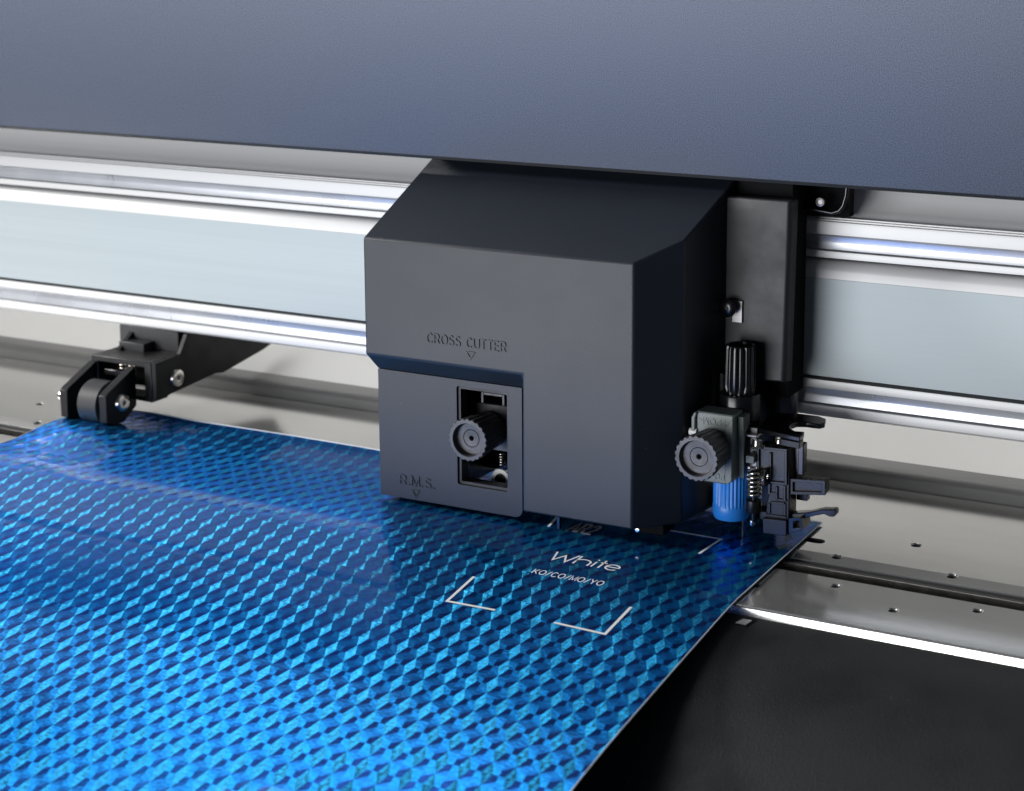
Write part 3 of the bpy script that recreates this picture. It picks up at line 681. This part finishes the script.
fb.transform(Matrix.Translation(-sheet.location)); fb.to_mesh(me); fb.free()
fo = bpy.data.objects.new('film', me); COL.objects.link(fo); fo.parent = sheet; me.materials.append(M['film'])
# white cut edge along the right and the rear of the film
eb = B(); n = 60; ew = .0005
ra = [(SX1+.0001, SY0+(SY1-SY0)*k/n) for k in range(n+1)]
tube(eb, [(x,y,zs(SX1,y)) for x,y in ra], .00028, 6)
tube(eb, [(SX0+(SX1-SX0)*k/n, SY1+.0001, zs(SX0+(SX1-SX0)*k/n,SY1)) for k in range(n+1)], .00042, 6)
tube(eb, [(SX0-.0001,y,zs(SX0,y)) for x,y in ra], .00028, 6)
obj('film_edge', eb, 'edge', sheet, smooth=60)
def flat(poly, name, m='ink', n=1, lift=.00022):
    bm = B(); vs = [bm.verts.new((x,y,zs(x,y)+lift)) for x,y in poly]; bm.faces.new(vs)
    return bm
def stroke_bm(bm, pts, w, closed=False, lift=.00030):
    # mitred ribbon lying on the film
    P2 = [Vector(p) for p in pts]; n = len(P2); L_, R_ = [], []
    for i, p in enumerate(P2):
        a = P2[(i-1)%n] if (closed or i>0) else None; b = P2[(i+1)%n] if (closed or i<n-1) else None
        d1 = (p-a).normalized() if a is not None else None; d2 = (b-p).normalized() if b is not None else None
        if d1 is None: d1 = d2
        if d2 is None: d2 = d1
        nrm = Vector((-(d1+d2).y,(d1+d2).x)); nrm.normalize()
        k = max(.35, nrm.dot(Vector((-d1.y,d1.x))))
        L_.append(p+nrm*w/2/k); R_.append(p-nrm*w/2/k)
    mk = lambda q: bm.verts.new((q.x,q.y,zs(q.x,q.y)+lift))
    L2 = [mk(q) for q in L_]; R2 = [mk(q) for q in R_]
    for i in range(n if closed else n-1):
        j = (i+1)%n; bm.faces.new((L2[i],L2[j],R2[j],R2[i]))
    return bm
def GS(x, y):
    z = 0
    for _ in range(12): p = G(x, y, z+.0003); z = zs(p.x, p.y)
    return (p.x, p.y)
ML, MW = .0262, .0013
def sub(a, b, n=6): return [tuple(Vector(a).lerp(Vector(b), k/n)) for k in range(n+1)]
for a, c, b in (((495,610),(447,601),(474,576.5)),((554,622.5),(605,634),(631,607)),((668,530),(721,539),(699,553.5)),((600,505),(571,500.5),(548.5,526.5))):
    A, C_, B_ = GS(*a), GS(*c), GS(*b)
    obj('registration_mark', stroke_bm(B(), sub(A,C_)[:-1] + sub(C_,B_), MW), 'ink', sheet)
# the word White, hand drawn as thin wide strokes
wb = B(); bx, by, H_ = -.0262, -.0308, .0096; SW_ = .0009
def arc(cx,cy,rx_,ry_,a0,a1,n=14): return [(cx+rx_*math.cos(math.radians(a0+(a1-a0)*k/n)), cy+ry_*math.sin(math.radians(a0+(a1-a0)*k/n))) for k in range(n+1)]
Wd = .0332; u = lambda s: bx + s*Wd
xh = .0062
for st in ([(u(0),by+H_),(u(.075),by),(u(.165),by+H_*.72),(u(.255),by),(u(.335),by+H_)],
           [(u(.37),by),(u(.37),by+H_)], arc(u(.37)+.0034,by+xh-.0026,.0034,.0026,180,0)+[(u(.37)+.0068,by)],
           [(u(.635),by),(u(.635),by+xh)], [(u(.735),by),(u(.735),by+H_*.95)], [(u(.695),by+xh),(u(.79),by+xh)]):
    stroke_bm(wb, st, SW_)
ec = (u(.905), by+xh/2); stroke_bm(wb, arc(ec[0],ec[1],.0031,xh/2,0,318,24), SW_)
stroke_bm(wb, [(ec[0]-.0030,ec[1]),(ec[0]+.0033,ec[1])], SW_, lift=.00034)
stroke_bm(wb, [(u(.635)-.00045,by+H_*.88),(u(.635)+.00045,by+H_*.88)], SW_, lift=.0003)
obj('lettering', wb, 'ink', sheet)
tb = text_bm('K0/C0/M0/Y0', .0333, .0041, .00003, Matrix.Translation((-.0253,-.0473,0)), 1.0, .115)
for v_ in tb.verts: v_.co.z = zs(v_.co.x, v_.co.y) + .0003 + v_.co.z
obj('lettering', tb, 'ink', sheet)
# grey print that goes under the carriage
g0 = G(566,531.5,.001)
tb = text_bm('AR2', .0125, .012, .00002, Matrix.Translation((g0.x,g0.y,0)), 1.0)
for v_ in tb.verts: v_.co.z = zs(v_.co.x, v_.co.y) + .0003 + v_.co.z
obj('lettering', tb, 'silver', sheet)

# ------------------------------------------------------------------ light
W = bpy.data.worlds.new('World'); S.world = W; W.use_nodes = True
bg = W.node_tree.nodes['Background']; bg.inputs['Color'].default_value = (.55,.62,.75,1); bg.inputs['Strength'].default_value = .07
def area(name, loc, target, sx, sy, power, col=(1,1,1)):
    l = bpy.data.lights.new(name, 'AREA'); l.shape = 'RECTANGLE'; l.size = sx; l.size_y = sy; l.energy = power; l.color = col
    o = bpy.data.objects.new(name, l); COL.objects.link(o); o.location = loc
    o.rotation_euler = (Vector(target)-Vector(loc)).to_track_quat('-Z','Y').to_euler(); return o
area('key_softbox', (-.98,-2.42,-.14), (0,.05,.07), 1.9, 1.3, 68, (.965,.98,1))
area('side_softbox', (-1.75,-.62,.88), (-.15,.0,.0), .38, .38, 38, (1,.99,.97))
area('rear_fill', (-.1,.34,.55), (-.1,.20,0), 1.5, .18, 3.3, (1,.995,.98))  # unseen fill added behind the beam to brighten guide panel and platen
area('top_fill', (-.95,.40,1.6), (-.2,-.05,0), 1.7, .8, 11.5, (.97,.99,1))  # unseen overhead light added so the film's cyan facets catch a highlight

S.render.engine = 'CYCLES'
S.view_settings.view_transform = 'Standard'; S.view_settings.look = 'None'; S.view_settings.exposure = 0
S.view_settings.gamma = 1; S.view_settings.use_curve_mapping = False
